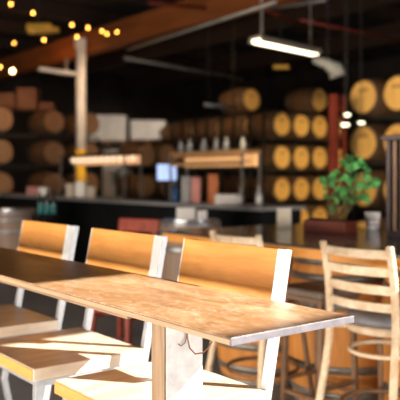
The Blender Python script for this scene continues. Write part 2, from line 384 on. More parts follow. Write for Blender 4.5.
# ------------------------------------------------------------------ ladder-back bar stools
def make_stool(label, loc, seat_m, rz=0):
    s = thing('bar_stool', label, 'stool', loc, rz, 'ladder-back stools at the barrel bar')
    hw = 0.195; ZB = 1.085
    def rear(sx):   # slightly bowed rear upright, from floor to top
        out = []
        for z, y, dx in ((0, -0.075, 0.055), (0.2, -0.045, 0.035), (0.45, -0.01, 0.008), (0.62, 0.015, 0.0), (0.76, 0.02, 0.0), (0.9, 0.008, 0.0), (1.0, -0.008, 0.0), (ZB, -0.03, 0.002)):
            out.append((sx * (hw + dx), y, z))
        return out
    for sx in (-1, 1):
        MB().strip(rear(sx), (1, 0, 0), 0.034, 0.026).build('back_post', M['stool'], s)
    for z, y0 in ((1.046, -0.020), (0.965, -0.003), (0.882, 0.008), (0.803, 0.014)):
        pts = []
        for i in range(13):
            a = i / 12 * 2 - 1
            pts.append((a * (hw - 0.008), y0 - 0.045 * (1 - a * a), z))
        MB().strip(pts, (0, 0, 1), 0.041, 0.014).build('back_slat', M['stool'], s)
    # seat: frame ring and padded cushion
    MB().lathe([(0.0005, 0.70), (0.19, 0.70), (0.198, 0.707), (0.198, 0.73), (0.19, 0.737), (0.0005, 0.737)], 40, Matrix.Translation((0, 0.215, -0.045)), cap=False).build('seat_frame', M['stool'], s)
    MB().lathe([(0.0005, 0.7385), (0.18, 0.7385), (0.195, 0.752), (0.195, 0.77), (0.18, 0.786), (0.12, 0.793), (0.0005, 0.795)], 40, Matrix.Translation((0, 0.215, -0.045)), cap=False).build('seat', seat_m, s)
    for sx in (-1, 1):
        MB().tube([(sx * 0.14, 0.33, 0.655), (sx * 0.155, 0.36, 0.5), (sx * 0.175, 0.39, 0.25), (sx * 0.20, 0.42, 0.0)], 0.0155, 12).build('leg', M['stool_dark'], s)
        MB().bar((sx * (hw), 0.03, 0.67), (sx * 0.14, 0.09, 0.67), 0.03, 0.022, 0.003, up=Vector((0, 0, 1))).build('seat_bracket', M['stool'], s)
    ring = [(0.165 * math.cos(a), 0.19 + 0.165 * math.sin(a), 0.56) for a in [2 * math.pi * i / 40 for i in range(40)]]
    MB().tube(ring, 0.011, 10, True).build('upper_ring', M['stool'], s)
    ring = [(0.200 * math.cos(a), 0.185 + 0.205 * math.sin(a), 0.30) for a in [2 * math.pi * i / 40 for i in range(40)]]
    MB().tube(ring, 0.012, 10, True).build('footrest', M['stool_dark'], s)
    return s
SY = 2.66
st = make_stool('pale ladder-back bar stool with grey cushion at the right edge of the view', (-2.198, SY, 0), M['cushion'])
s2 = dup(st, (-3.055, SY, 0), 'ladder-back bar stool with brown cushion, half hidden behind the nearest high chair')
for c in s2.children:
    if c.name.startswith('seat') and 'frame' not in c.name and 'bracket' not in c.name:
        c.data = c.data.copy(); c.data.materials.clear(); c.data.materials.append(M['cushion_brown'])

bs_ = thing('backless_stool', 'backless dark brown metal stool with square seat, between the two ladder-back stools', 'stool', (-2.665, 2.90, 0))
MB().box((0, 0, 0.785), (0.33, 0.33, 0.045), None, 0.014, 3).build('seat', M['cushion_brown'], bs_)
MB().box((0, 0, 0.752), (0.30, 0.30, 0.02), None, 0.003).build('seat_frame', M['stool_dark'], bs_)
for sx in (-1, 1):
    for sy in (-1, 1):
        MB().bar((sx * 0.125, sy * 0.125, 0.745), (sx * 0.14, sy * 0.14, 0), 0.028, 0.028, 0.003).build('leg', M['stool_dark'], bs_)
    MB().bar((-0.12, sx * 0.137, 0.24), (0.12, sx * 0.137, 0.24), 0.02, 0.022, 0.002, up=Vector((0, 0, 1))).build('stretcher', M['stool_dark'], bs_)
    MB().bar((sx * 0.137, -0.12, 0.30), (sx * 0.137, 0.12, 0.30), 0.02, 0.022, 0.002, up=Vector((0, 0, 1))).build('stretcher', M['stool_dark'], bs_)

# ------------------------------------------------------------------ barrels
def barrel_profile(rh, rb, ln, n=14):
    return [(rh + (rb - rh) * (1 - (2 * i / n - 1) ** 2), ln * i / n) for i in range(n + 1)]
def make_barrel(name, label, loc, group, staves, hoop, headm, rh=0.262, rb=0.306, ln=0.90, rot=(0, 0, 0), cat='barrel', top_m=None):
    b = thing(name, label, cat, loc, 0, group); b.rotation_euler = rot
    def rad(z): return rh + (rb - rh) * (1 - (2 * z / ln - 1) ** 2)
    MB().lathe(barrel_profile(rh, rb, ln), 36).build('stave_body', staves, b)
    for z, wd in ((0.03, 0.045), (0.125, 0.04), (0.28, 0.045), (ln - 0.28, 0.045), (ln - 0.125, 0.04), (ln - 0.03, 0.045)):
        z0, z1 = max(z - wd / 2, 0.0), min(z + wd / 2, ln)
        MB().lathe([(rad(z0) + 0.0005, z0), (rad(z0) + 0.005, z0), (rad(z1) + 0.005, z1), (rad(z1) + 0.0005, z1)], 36, cap=False).build('hoop', hoop, b)
    MB().lathe([(0.001, ln + 0.0005), (rh - 0.02, ln + 0.0005), (rh - 0.02, ln + 0.006), (0.001, ln + 0.006)], 36, smooth=False).build('head', top_m or headm, b)
    return b
# barrels standing under the bar counter
BARY = 3.44
bx = [-1.55, -2.26, -2.97, -3.68]
bl = ['upright wine barrel under the bar counter, beside the right frame edge',
      'upright wine barrel under the bar counter, directly behind the grey-cushioned stool',
      'upright wine barrel under the bar, between the two ladder-back stools',
      'upright wine barrel under the bar, at its far end behind the brown-cushioned stool']
b0 = make_barrel('wine_barrel', bl[0], (bx[0], BARY, 0), 'barrels holding up the bar', M['stave'], M['hoop'], M['head_gold'], 0.29, 0.345, 0.93)
for i in range(1, 4): dup(b0, (bx[i], BARY, 0), bl[i])
# counter on the barrels: dark polished top with an orange wood rim
CZ = 1.02; CY0, CY1 = 2.86, 4.2; CX0, CX1 = -4.1, -0.9
cnt = thing('bar_counter', 'dark glossy bar counter with orange wood rim resting on wine barrels', 'bar counter', (0, 0, 0))
ccx, ccy = (CX0 + CX1) / 2, (CY0 + CY1) / 2
MB().box((ccx, ccy, CZ - 0.006), (CX1 - CX0, CY1 - CY0, 0.012), None, 0.002).build('counter_top', M['counter'], cnt)
MB().box((ccx, ccy, CZ - 0.041), (CX1 - CX0 - 0.01, CY1 - CY0 - 0.01, 0.056), None, 0.004).build('rim', M['rim'], cnt)
MB().box((ccx, 3.44, 0.9417), (CX1 - CX0 - 0.2, 0.42, 0.010)).build('support_board', M['rim'], cnt)
MB().box((ccx, 3.9, 0.475), (CX1 - CX0 - 0.3, 0.06, 0.95)).build('back_panel', M['black'], cnt)

# things standing on the counter
p = at(328, 233, z=CZ)
pb = thing('planter_box', 'low dark red wooden planter box on the bar counter', 'planter', (p.x, p.y + 0.02, CZ), R(0))
MB().box((0, 0, 0.042), (0.36, 0.13, 0.084), None, 0.004).build('box', M['planter'], pb)
MB().box((0, 0, 0.086), (0.32, 0.10, 0.006)).build('soil', M['black'], pb)
pot = thing('leafy_plant', 'bushy green leafy plant growing out of the red planter box', 'plant', (p.x, p.y + 0.02, CZ + 0.089))
def leaf(mb, base, d, size, tilt):
    t_ = bmesh.new(); d = d.normalized(); side = d.cross(Vector((0, 0, 1)))
    side = side.normalized() if side.length > 1e-3 else Vector((1, 0, 0))
    side = (Matrix.Rotation(tilt, 3, d) @ side); nr = side.cross(d)
    rows = []
    for f, wd, dr in ((0, 0.03, 0), (0.25, 0.34, 0.03), (0.55, 0.40, 0.0), (0.8, 0.24, -0.10), (1.0, 0.01, -0.22)):
        c = base + d * size * f + nr * size * dr
        rows.append([t_.verts.new(c - side * size * wd + nr * size * wd * 0.25), t_.verts.new(c), t_.verts.new(c + side * size * wd + nr * size * wd * 0.25)])
    for a, b in zip(rows, rows[1:]):
        for k in range(2):
            f = t_.faces.new((a[k], a[k + 1], b[k + 1], b[k])); f.smooth = True
    mb._add(t_)
rnd = random.Random(3)
sb = MB(); tips = []
targets = [(326, 180), (374, 180), (328, 184), (336, 176), (345, 168), (352, 160), (360, 164), (366, 172), (352, 178), (360, 186), (340, 190), (346, 200), (333, 208), (356, 200), (364, 196), (335, 196), (350, 190), (368, 184)]
for u, v in targets:
    q = at(u, v, y=p.y + 0.02 + rnd.uniform(-0.07, 0.07)) - Vector(pot.location)
    b_ = Vector((max(-0.12, min(0.12, q.x * 0.5)), 0, 0)); mid = b_.lerp(q, 0.5) + Vector((0, 0, 0.05))
    path = [(1 - s_) ** 2 * b_ + 2 * s_ * (1 - s_) * mid + s_ * s_ * q for s_ in [k / 6 for k in range(7)]]
    sb.tube(path, 0.0028, 6); tips.append((q, path))
sb.build('stems', M['stem'], pot)
lb = MB()
for q, path in tips:
    for k in range(9):
        base = path[-1] + Vector((rnd.uniform(-1, 1), rnd.uniform(-1, 1), rnd.uniform(-1, 1))) * 0.022
        d = Vector((rnd.uniform(-1, 1), rnd.uniform(-1, 1), rnd.uniform(-0.7, 0.6)))
        leaf(lb, base, d, rnd.uniform(0.035, 0.065), rnd.uniform(-1, 1))
    for k in range(1):
        base = path[rnd.choice((3, 4))]
        leaf(lb, base, Vector((rnd.uniform(-1, 1), rnd.uniform(-1, 1), rnd.uniform(-0.3, 0.6))), rnd.uniform(0.03, 0.05), rnd.uniform(-1, 1))
lb.build('leaves', M['leaf'], pot)
q = at(372.5, 230, z=CZ)
wp = thing('flower_pot', 'small white ribbed pot with pinkish bands on the bar counter', 'pot', (q.x, q.y, CZ))
MB().lathe([(0.0005, 0.0), (0.040, 0.0), (0.045, 0.02), (0.055, 0.115), (0.058, 0.118), (0.058, 0.125), (0.050, 0.125), (0.048, 0.10), (0.0005, 0.095)], 32, cap=False).build('body', M['white'], wp)
for z, r_ in ((0.04, 0.0475), (0.075, 0.0512)):
    MB().lathe([(r_ - 0.001, z - 0.006), (r_ + 0.001, z - 0.006), (r_ + 0.0025, z + 0.006), (r_ - 0.001, z + 0.006)], 32, cap=False).build('band', M['pinkband'], wp)
q = at(284, 227, z=CZ)
nb = thing('napkin_box', 'cream upright box on the bar counter left of the planter', 'box', (q.x, q.y, CZ), TH)
MB().box((0, 0, 0.066), (0.10, 0.08, 0.132), None, 0.004).build('body', M['cream'], nb)
MB().box((0, 0, 0.136), (0.104, 0.084, 0.008), None, 0.002).build('lid', M['white'], nb)
# tall dark slatted cabinet on the counter's far side
q = at(414, 238, z=CZ)
cb = thing('slatted_cabinet', 'tall dark slatted wooden cabinet standing on the bar counter', 'cabinet', (q.x, q.y, CZ), R(12))
MB().box((0, 0.07, 0.30), (0.30, 0.01, 0.60)).build('back_panel', M['louver'], cb)
for sx in (-1, 1): MB().box((sx * 0.14, 0, 0.30), (0.026, 0.13, 0.60), None, 0.003).build('side_panel', M['louver'], cb)
MB().box((0, -0.005, 0.615), (0.35, 0.18, 0.03), None, 0.005).build('top', M['louver'], cb)
MB().box((0, 0, 0.02), (0.25, 0.13, 0.04), None, 0.004).build('plinth', M['louver'], cb)
for i in range(5): MB().box((-0.10 + i * 0.05, -0.05, 0.32), (0.022, 0.02, 0.56), None, 0.003).build('slat', M['stool_dark'], cb)

# ------------------------------------------------------------------ red stool between the table and the bar
q = at(124, 345, z=0)
rs = thing('red_bar_stool', 'dark red wooden bar stool in shade behind the middle high chair', 'stool', (q.x, q.y, 0), R(20))
MB().box((0, 0, 0.70), (0.40, 0.38, 0.04), None, 0.01).build('seat', M['red_wood'], rs)
for sx in (-1, 1):
    MB().bar((sx * 0.16, -0.15, 0.68), (sx * 0.19, -0.19, 0), 0.04, 0.04, 0.004).build('leg', M['red_wood'], rs)
    MB().bar((sx * 0.16, 0.15, 0.68), (sx * 0.19, 0.19, 0), 0.04, 0.04, 0.004).build('leg', M['red_wood'], rs)
    MB().bar((sx * 0.16, 0.165, 0.72), (sx * 0.17, 0.21, 1.02), 0.035, 0.03, 0.004).build('back_post', M['red_wood'], rs)
    MB().bar((sx * 0.178, -0.165, 0.25), (sx * 0.178, 0.165, 0.25), 0.025, 0.03, 0.003, up=Vector((0, 0, 1))).build('stretcher', M['red_wood'], rs)
MB().box((0, 0.203, 0.98), (0.42, 0.028, 0.11), Matrix.Rotation(R(-8), 3, 'X'), 0.006).build('backrest', M['red_wood'], rs)
MB().bar((-0.178, -0.175, 0.3), (0.178, -0.175, 0.3), 0.025, 0.03, 0.003, up=Vector((0, 0, 1))).build('footrest', M['red_wood'], rs)

# ------------------------------------------------------------------ barrel tables standing in the room
q = at(13, 207, d=9.75)
bt = make_barrel('barrel_table', 'upright pale barrel table with bright hoops at the far left', (q.x, q.y, 0), 'barrel tables', M['stave_pale'], M['hoop_bright'], M['steel_top'], 0.30, 0.345, 0.95, cat='barrel')
q = at(190, 212, d=7.4)
dup(bt, (q.x, q.y, 0), 'upright barrel table with steel top in front of the black bar')
btz = 0.956
for k, (du, sz, lab) in enumerate(((-4, (0.19, 0.14, 0.11), 'larger white box standing on the steel-topped barrel table'), (12, (0.10, 0.10, 0.085), 'smaller white box at the right of the steel-topped barrel table'))):
    qq = at(190 + du, 212, d=7.4)
    bo = thing('white_box', lab, 'box', (qq.x, qq.y, btz), TH)
    MB().box((0, 0, sz[2] / 2), sz, None, 0.006).build('body', M['white'], bo)
    MB().box((0, 0, sz[2] + 0.004), (sz[0] + 0.006, sz[1] + 0.006, 0.008), None, 0.002).build('lid', M['white'], bo)
# small round black table with teal-labelled bottles
q = at(47, 217, d=9.0); rz_ = q.z
rt = thing('round_table', 'small round black table carrying teal-labelled bottles', 'table', (q.x, q.y, 0))
MB().lathe([(0.0005, rz_ - 0.025), (0.2, rz_ - 0.025), (0.2, rz_), (0.0005, rz_)], 32, cap=False).build('table_top', M['black'], rt)
MB().lathe([(0.03, 0.02), (0.03, rz_ - 0.025)], 20).build('pedestal', M['black'], rt)
MB().lathe([(0.2, 0), (0.2, 0.012), (0.05, 0.02)], 32).build('base', M['black'], rt)
def make_bottle(label, loc, h, r, glass, lab_m, group, cat='bottle', name='bottle'):
    b = thing(name, label, cat, loc, 0, group)
    MB().lathe([(0.0005, 0), (r, 0), (r, h * 0.6), (r * 0.8, h * 0.68), (r * 0.36, h * 0.76), (r * 0.34, h * 0.97), (r * 0.4, h), (0.0005, h)], 20, cap=False).build('glass', glass, b)
    MB().lathe([(r + 0.0004, h * 0.12), (r + 0.0015, h * 0.12), (r + 0.0015, h * 0.5), (r + 0.0004, h * 0.5)], 20, cap=False).build('wrapper', lab_m, b)
    return b
tb = None
for k, du in enumerate((-6.5, 0, 6.5)):
    qq = at(47 + du, 217, d=9.0)
    lab = ['left', 'middle', 'right'][k] + ' of three dark bottles with teal labels on the round table'
    if tb is None: tb = make_bottle(lab, (qq.x, qq.y, rz_), 0.33, 0.033, M['glass_dark'], M['teal'], 'teal-labelled bottles')
    else: dup(tb, (qq.x, qq.y, rz_), lab)

# ------------------------------------------------------------------ black service bar with lit glass racks
KY0, KY1, KZ = 5.35, 5.95, 1.06
kx0, kx1 = -14.0, -5.75
kb = thing('service_bar', 'long black service bar across the middle of the room', 'bar counter', (0, 0, 0))
MB().box(((kx0 + kx1) / 2, (KY0 + KY1) / 2, (KZ - 0.04) / 2), (kx1 - kx0, KY1 - KY0, KZ - 0.04)).build('front_body', M['black'], kb)
MB().box(((kx0 + kx1) / 2, (KY0 + KY1) / 2, KZ - 0.02), (kx1 - kx0 + 0.08, KY1 - KY0 + 0.1, 0.04), None, 0.006).build('counter_top', M['grey'], kb)
RY = 5.55
def glass_rack(label, u0, u1, zc, lit, n):
    x0 = at(u0, 176, y=RY).x; x1 = at(u1, 176, y=RY).x; L_ = x1 - x0
    g = thing('glass_rack', label, 'rack', ((x0 + x1) / 2, RY, KZ), 0)
    zz = zc - KZ
    MB().box((0, 0, zz + 0.085), (L_ + 0.04, 0.30, 0.025), None, 0.004).build('canopy_top', M['brass'] if not lit else M['black'], g)
    if lit:
        # bulbs side by side in a warm row behind a rail
        MB().box((0, 0.12, zz + 0.0), (L_, 0.012, 0.13), None, 0.002).build('reflector', M['strip'], g)
        for i in range(n):
            MB().sphere((-L_ / 2 + L_ * (i + 0.5) / n, 0.05, zz + 0.02), 0.042, (1, 1, 1.1), 12).build('bulb', M['bulb_hot2'], g)
    else:
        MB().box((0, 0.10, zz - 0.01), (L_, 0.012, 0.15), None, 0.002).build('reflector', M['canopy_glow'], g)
        for i in range(n):
            MB().box((-L_ / 2 + L_ * (i + 0.5) / n, -0.10, zz + 0.045), (0.03, 0.02, 0.05), None, 0.003).build('slat', M['brass'], g)
        MB().box((0, -0.12, zz - 0.055), (L_, 0.022, 0.045), None, 0.004).build('rail', M['brass'], g)
    for sx in (-1, 1):
        for sy in (-1, 1):
            MB().bar((sx * (L_ / 2), sy * 0.135, 0), (sx * (L_ / 2), sy * 0.135, zz + 0.073), 0.022, 0.022, 0.002).build('post', M['pipe'], g)
    return g, x0, x1
M['bulb_hot2'] = emit('rack_bulb', (1.0, 0.74, 0.50), 0.95)
g1, ax0, ax1 = glass_rack('long glass rack with a glowing row of warm bulbs, beside the yellow-based post', 68, 133, 1.635, True, 11)
g2, bx0, bx1 = glass_rack('wooden glass rack with slatted canopy, right of the blue screen', 179, 251, 1.60, False, 22)
# bottles on the slatted canopy
gp = None
for k, u in enumerate((181, 186, 193, 200, 207, 214, 219, 224, 229, 240)):
    qq = at(u, 176, y=RY); hh = 0.15 if k % 3 else 0.19
    lab = ORD[k] + ' pale bottle from the left on top of the slatted glass rack'
    if gp is None: gp = make_bottle(lab, (qq.x, RY, 1.699), 0.16, 0.032, M['glass_pale'], M['grey'], 'pale bottles above the glass rack')
    else: dup(gp, (qq.x, RY + (0.05 if k % 2 else -0.04), 1.699), lab)
# screen
qq = at(167, 181, y=5.62)
sc_ = thing('monitor', 'bright blue monitor standing on the black service bar', 'monitor', (qq.x, qq.y, KZ), TH)
MB().box((0, 0, 0.39), (0.28, 0.02, 0.24), None, 0.004).build('housing', M['black'], sc_)
MB().box((0, -0.0115, 0.39), (0.26, 0.003, 0.215)).build('screen', M['screen'], sc_)
MB().box((0, 0.012, 0.15), (0.05, 0.02, 0.29)).build('stand', M['black'], sc_)
MB().box((0, 0.0, 0.006), (0.18, 0.12, 0.012), None, 0.003).build('base', M['black'], sc_)
# small goods on the service bar
def carton(label, u, v0, v1, wpx, m, y=5.55, name='carton', cat='box', lid=None):
    a = at(u, v1, y=y); b = at(u, v0, y=y); d = (a - cam.location).length
    hgt = min(max(b.z, KZ + 0.03), 1.5) - KZ; wd = wpx / FPX * d
    c = thing(name, label, cat, (a.x, y, KZ), TH)
    MB().box((0, 0, hgt / 2), (wd, min(wd, 0.2), hgt), None, 0.006).build('body', m, c)
    MB().box((0, 0, hgt + 0.004), (wd * 1.03, min(wd, 0.2) * 1.03, 0.008), None, 0.002).build('lid', lid or m, c)
    return c
carton('tall pink carton under the slatted glass rack', 196, 178, 196, 9, M['pink'])
carton('grey carton left of the pink one under the slatted glass rack', 186, 177, 196, 9, M['grey'])
carton('tall orange carton right of the pink one under the slatted rack', 213, 175, 196, 10, M['orange'])
carton('low white tray of glasses at the right end of the black bar', 226, 195, 200, 22, M['white'], name='tray', cat='tray')
carton('cream carton on the bar beneath the glowing rack, left one', 71, 184, 197, 9, M['cream'])
carton('white carton on the bar beneath the glowing rack, middle one', 81, 182, 197, 9, M['white'])
carton('cream low carton on the bar beneath the glowing rack, right one', 91, 187, 197, 9, M['cream'])
carton('pink round-edged carton at the far left end of the black bar', 34, 187, 198, 12, M['pink'])
carton('white carton next to the pink one at the bar end', 44, 188, 198, 9, M['white'])
qq = at(175, 190, y=5.5)
make_bottle('blue plastic bottle standing on the bar below the monitor', (qq.x, 5.5, KZ), 0.24, 0.045, M['blue'], M['blue'], None)
qq = at(241, 190, y=5.5)
make_bottle('pale squat bottle on the bar, right of the orange carton', (qq.x, 5.5, KZ), 0.20, 0.035, M['glass_pale'], M['white'], None)
qq = at(259, 190, y=5.5)
make_bottle('pale bottle on the far right corner of the black bar', (qq.x, 5.5, KZ), 0.23, 0.035, M['glass_pale'], M['white'], None)

# ------------------------------------------------------------------ barrel stacks
ROT = (R(90), 0, R(90))       # barrel axis along +x, head towards +x, local +x to ... stamp upright handled below
def lay(loc):                 # loc = centre of the front head
    return (loc[0] - 0.92, loc[1], loc[2])
# local z -> world +x ; local x -> world +z
RM = Matrix(((0, 0, 1), (0, -1, 0), (1, 0, 0)))
EUL = RM.to_euler()
def stack(key, x, ys, zs, ranks, pick, headm, staves, hoopm, where, rackm, row='left', south=False):
    """rows of lying barrels; heads face +x with rows along y, or (south) heads face -y with rows along x"""
    proto = None; e = EULS if south else EUL
    for r_ in range(ranks):
        xr = x - r_ * 1.02
        for j, z in enumerate(zs):
            for i, y in enumerate(ys):
                if not pick(r_, j, i): continue
                lab = '%s barrel%s, %s row up, %s' % (ORD[i], '' if r_ == 0 else ' of %s rank back' % ORD[r_], ORD[j], where)
                loc = (y, xr + 0.90, z) if south else (xr - 0.90, y, z)
                if proto is None: proto = make_barrel('stacked_barrel', lab, loc, key, staves, hoopm, headm, rot=e)
                else: dup(proto, loc, lab, rot=e)
    for r_ in range(ranks):
        xr = x - r_ * 1.02
        rk = thing('barrel_rack', 'dark steel barrel rack, %s rank, %s' % (ORD[r_], where), 'rack', (ys[0], xr, 0) if south else (xr, ys[0], 0), R(-90) if south else 0)
        span = ys[-1] - ys[0]
        top = zs[-1] - 0.36
        for z in zs:
            for dx in (-0.22, -0.70):
                MB().box((dx, span / 2, z - 0.325), (0.05, span + 0.7, 0.035)).build('rail', rackm, rk)
        for dx in (-0.22, -0.70):
            for yy in (-0.37, span + 0.37):
                MB().box((dx, yy, top / 2), (0.05, 0.04, top)).build('upright', rackm, rk)
EULS = Matrix(((0, -1, 0), (0, 0, -1), (1, 0, 0))).to_euler()
zs = [0.41, 1.10, 1.82, 2.56, 3.20]
# far right block
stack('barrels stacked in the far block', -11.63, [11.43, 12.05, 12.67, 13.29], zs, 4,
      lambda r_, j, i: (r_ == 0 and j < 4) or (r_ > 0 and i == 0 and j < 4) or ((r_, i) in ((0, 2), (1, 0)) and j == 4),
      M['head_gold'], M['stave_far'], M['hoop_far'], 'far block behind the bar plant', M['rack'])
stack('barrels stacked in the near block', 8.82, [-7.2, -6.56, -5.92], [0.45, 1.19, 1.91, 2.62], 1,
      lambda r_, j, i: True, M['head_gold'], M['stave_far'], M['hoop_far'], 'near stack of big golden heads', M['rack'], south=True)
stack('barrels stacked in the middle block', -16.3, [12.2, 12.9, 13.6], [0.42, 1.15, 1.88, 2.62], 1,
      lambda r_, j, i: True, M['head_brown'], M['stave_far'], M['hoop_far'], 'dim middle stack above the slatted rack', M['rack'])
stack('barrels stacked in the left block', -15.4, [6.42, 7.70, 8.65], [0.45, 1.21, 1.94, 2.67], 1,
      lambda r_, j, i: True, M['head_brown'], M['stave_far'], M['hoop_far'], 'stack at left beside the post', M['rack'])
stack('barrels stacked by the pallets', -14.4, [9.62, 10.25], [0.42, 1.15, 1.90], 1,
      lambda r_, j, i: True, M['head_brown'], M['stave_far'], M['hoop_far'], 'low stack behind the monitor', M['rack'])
# cartons lying on the left stack
for k, (u, v, sx, sy_, sz, lab) in enumerate(((29, 108, 0.46, 0.5, 0.52, 'tall brown cardboard carton on top of the left barrel stack'), (8, 106, 0.42, 0.5, 0.40, 'low brown carton on the left barrel stack, at frame edge'), (47.5, 110, 0.34, 0.4, 0.18, 'flat brown carton on the left barrel stack, beside the tall one'))):
    zt = 2.67 + 0.313
    q = at(u, v, d=17.4)
    c = thing('cardboard_carton', lab, 'box', (q.x, q.y, zt), TH)
    MB().box((0, 0, sz / 2), (sx, sy_, sz), None, 0.01).build('body', M['card'], c)
    MB().box((0, -0.02, sz + 0.003), (sx * 0.99, 0.08, 0.006)).build('tape', M['card'], c)
# stretch-wrapped white pallets
for k, (u, v0, v1, wpx, lab) in enumerate(((108, 116, 146, 38, 'white wrapped pallet load at left of the upper pair'), (149, 121, 145, 36, 'white wrapped pallet load high behind the monitor'), (117, 150, 196, 26, 'grey-white wrapped pallet load behind the glowing rack'))):
    d = 22.5 if k < 2 else 20.0; a = at(u, v1, d=d); b = at(u, v0, d=d)
    zb = 0 if k == 2 else a.z
    c = thing('wrapped_pallet', lab, 'pallet', (a.x, a.y, zb), TH)
    wd = wpx / FPX * d; hh = b.z - zb
    MB().box((0, 0, 0.14 + (hh - 0.14) / 2), (wd, 0.8, hh - 0.14), None, 0.05, 3).build('load', M['wrap'], c)
    MB().box((0, 0, 0.125), (wd, 0.82, 0.03)).build('deck', M['card'], c)
    for sx in (-1, 0, 1): MB().box((sx * (wd / 2 - 0.06), 0, 0.055), (0.1, 0.8, 0.11)).build('skid', M['card'], c)
    if k < 2:
        ps = thing('pallet_shelf', 'dark steel shelf frame under the ' + ('left' if k == 0 else 'right') + ' high white pallet', 'shelf', (a.x, a.y, 0), TH)
        MB().box((0, 0, zb - 0.05), (wd, 0.9, 0.1)).build('shelf_deck', M['rack'], ps)
        for sx in (-1, 1):
            for sy in (-1, 1):
                MB().box((sx * (wd / 2 - 0.03), sy * 0.42, (zb - 0.1) / 2), (0.06, 0.06, zb - 0.1)).build('upright', M['rack'], ps)
# red pallet-rack end frame
q = at(334, 200, d=10.6)
rf = thing('rack_frame', 'tall dark red steel rack end frame beside the near barrel stack', 'rack', (q.x, q.y, 0), R(0))
MB().box((0, 0, 1.3), (0.11, 0.09, 2.6)).build('upright', M['red_steel'], rf)
MB().box((0, 0.22, 1.3), (0.06, 0.06, 2.6)).build('upright', M['red_steel'], rf)
for z in (0.4, 0.8, 1.2, 1.6, 2.0, 2.4): MB().box((0, 0.12, z), (0.03, 0.2, 0.03)).build('brace', M['red_steel'], rf)
# glowing panels on added fixtures, for light seen through gaps by the near stack
for u, v, wpx, hpx, lab in ((347, 115, 8, 5, 'small white gap-light panel below the big upper barrel head'), (345, 125, 11, 5, 'wider white gap-light panel, lower left of the pair'), (361, 123, 9, 4, 'small dimmer gap-light panel, right of the wide one')):
    q = at(u, v, d=10.5)
    lm = thing('gap_light_panel', lab, 'lamp', (q.x, q.y, q.z), TH)
    wd, hh = wpx / FPX * 10.5 * 0.7, hpx / FPX * 10.5 * 0.6
    MB().box((0, -0.02, 0), (wd, 0.03, hh), None, 0.012).build('glow_face', M['gap_white'], lm)
    MB().box((0, 0.01, 0), (wd + 0.03, 0.02, hh + 0.03), None, 0.004).build('housing', M['rack'], lm)
    MB().bar((0, 0.015, hh / 2), (0, 0.015, ZC - q.z), 0.01, 0.01).build('rod', M['rack'], lm)

# ------------------------------------------------------------------ post, beams, pipes
q = at(81, 190, d=15.0); top = at(81, 46, d=15.0).z
ps = thing('support_post', 'tall cream steel post with yellow painted lower part', 'post', (q.x, q.y, 0))
MB().lathe([(0.10, 1.95), (0.10, top)], 24).build('shaft', M['post'], ps)
MB().lathe([(0.104, 0), (0.104, 1.95)], 24).build('yellow_guard', M['yellow'], ps)
MB().box((-0.03, 0, top + 0.06), (0.16, 0.2, 0.22), None, 0.01).build('cap', M['post'], ps)
a = at(40, 69, d=15.3) - Vector((q.x, q.y, 0)); b = at(76, 74, d=15.0) - Vector((q.x, q.y, 0))
MB().bar(a, b, 0.10, 0.08, 0.005, up=Vector((0, 0, 1))).build('bracket_arm', M['post'], ps)
MB().bar(at(66, 72, d=15.1) - Vector((q.x, q.y, 0)), at(67, 58, d=15.1) - Vector((q.x, q.y, 0)), 0.05, 0.05).build('bracket_strut', M['pipe'], ps)
struct('trim_1', MB().box(((-22 - 3) / 2, 7.75, 4.28), (19, 0.25, 0.48)), M['beam'])
for i, (yy, zz) in enumerate(((10.6, 4.7), (4.9, 4.85), (13.8, 4.7))):
    struct('trim_%d' % (i + 2), MB().box((-12.5, yy, zz), (19, 0.2, 0.45)), M['joist'])
for i in range(8):
    struct('trim_%d' % (i + 5), MB().box((-5.5 - i * 2.2, 7.5, 5.0), (0.12, 20, 0.3)), M['joist'])
def pipe(label, p0, p1, r, m, name='ceiling_pipe', cat='pipe'):
    o = MB().tube([p0, Vector(p0).lerp(Vector(p1), 0.5), p1], r, 10).build(name, m); tag(o, label, cat); return o
pipe('thin grey pipe running under the ceiling above the bar', at(128, 50, d=9.0), at(275, 2, d=5.6), 0.018, M['pipe'])
pipe('grey pipe hung low under the ceiling, sloping toward the middle', at(125, 58, d=11.0), at(242, 79, d=14.0), 0.028, M['pipe'])
pipe('red sprinkler pipe close under the ceiling beam at top', at(150, 3, d=11.0), at(215, 9, d=12.5), 0.03, M['pipe_red'])
pipe('red pipe along the ceiling beside the fluorescent lamp', at(262, 8, d=10.0), at(300, 24, d=11.5), 0.025, M['pipe_red'])
pipe('pale pipe at the top above the hanging lamp', at(268, 9, d=9.0), at(325, 0, d=8.0), 0.022, M['pipe'])
pipe('thin red pipe at the upper right under the ceiling', at(300, 20, d=10.0), at(410, 42, d=12.0), 0.02, M['pipe_red'])
a_ = at(205, 104.5, d=14.0); b_ = at(236, 108, d=15.0)
tl = thing('tube_lamp', 'pale short unlit tube lamp hanging over the middle barrels', 'lamp', (a_ + b_) / 2)
MB().tube([a_ - tl.location, (0, 0, 0), b_ - tl.location], 0.035, 12).build('tube', M['grey'], tl)
for e_ in (a_, b_):
    p_ = (e_ - tl.location) * 0.8
    MB().bar(p_, (p_.x, p_.y, ZC - tl.location.z), 0.016, 0.016).build('rod', M['rack'], tl)
def duct(label, u, v, d, w_, h_, m, name, cat):
    q = at(u, v, d=d); o = thing(name, label, cat, q, TH)
    MB().box((0, 0, 0), (w_, 0.25, h_), None, 0.03).build('body', m, o)
    MB().box((0, -0.13, 0), (w_ * 0.8, 0.02, h_ * 0.7), None, 0.008).build('cover', m, o)
    MB().bar((0, 0, h_ / 2), (0, 0, ZC - q.z), 0.02, 0.02).build('hanger', M['rack'], o)
    return o
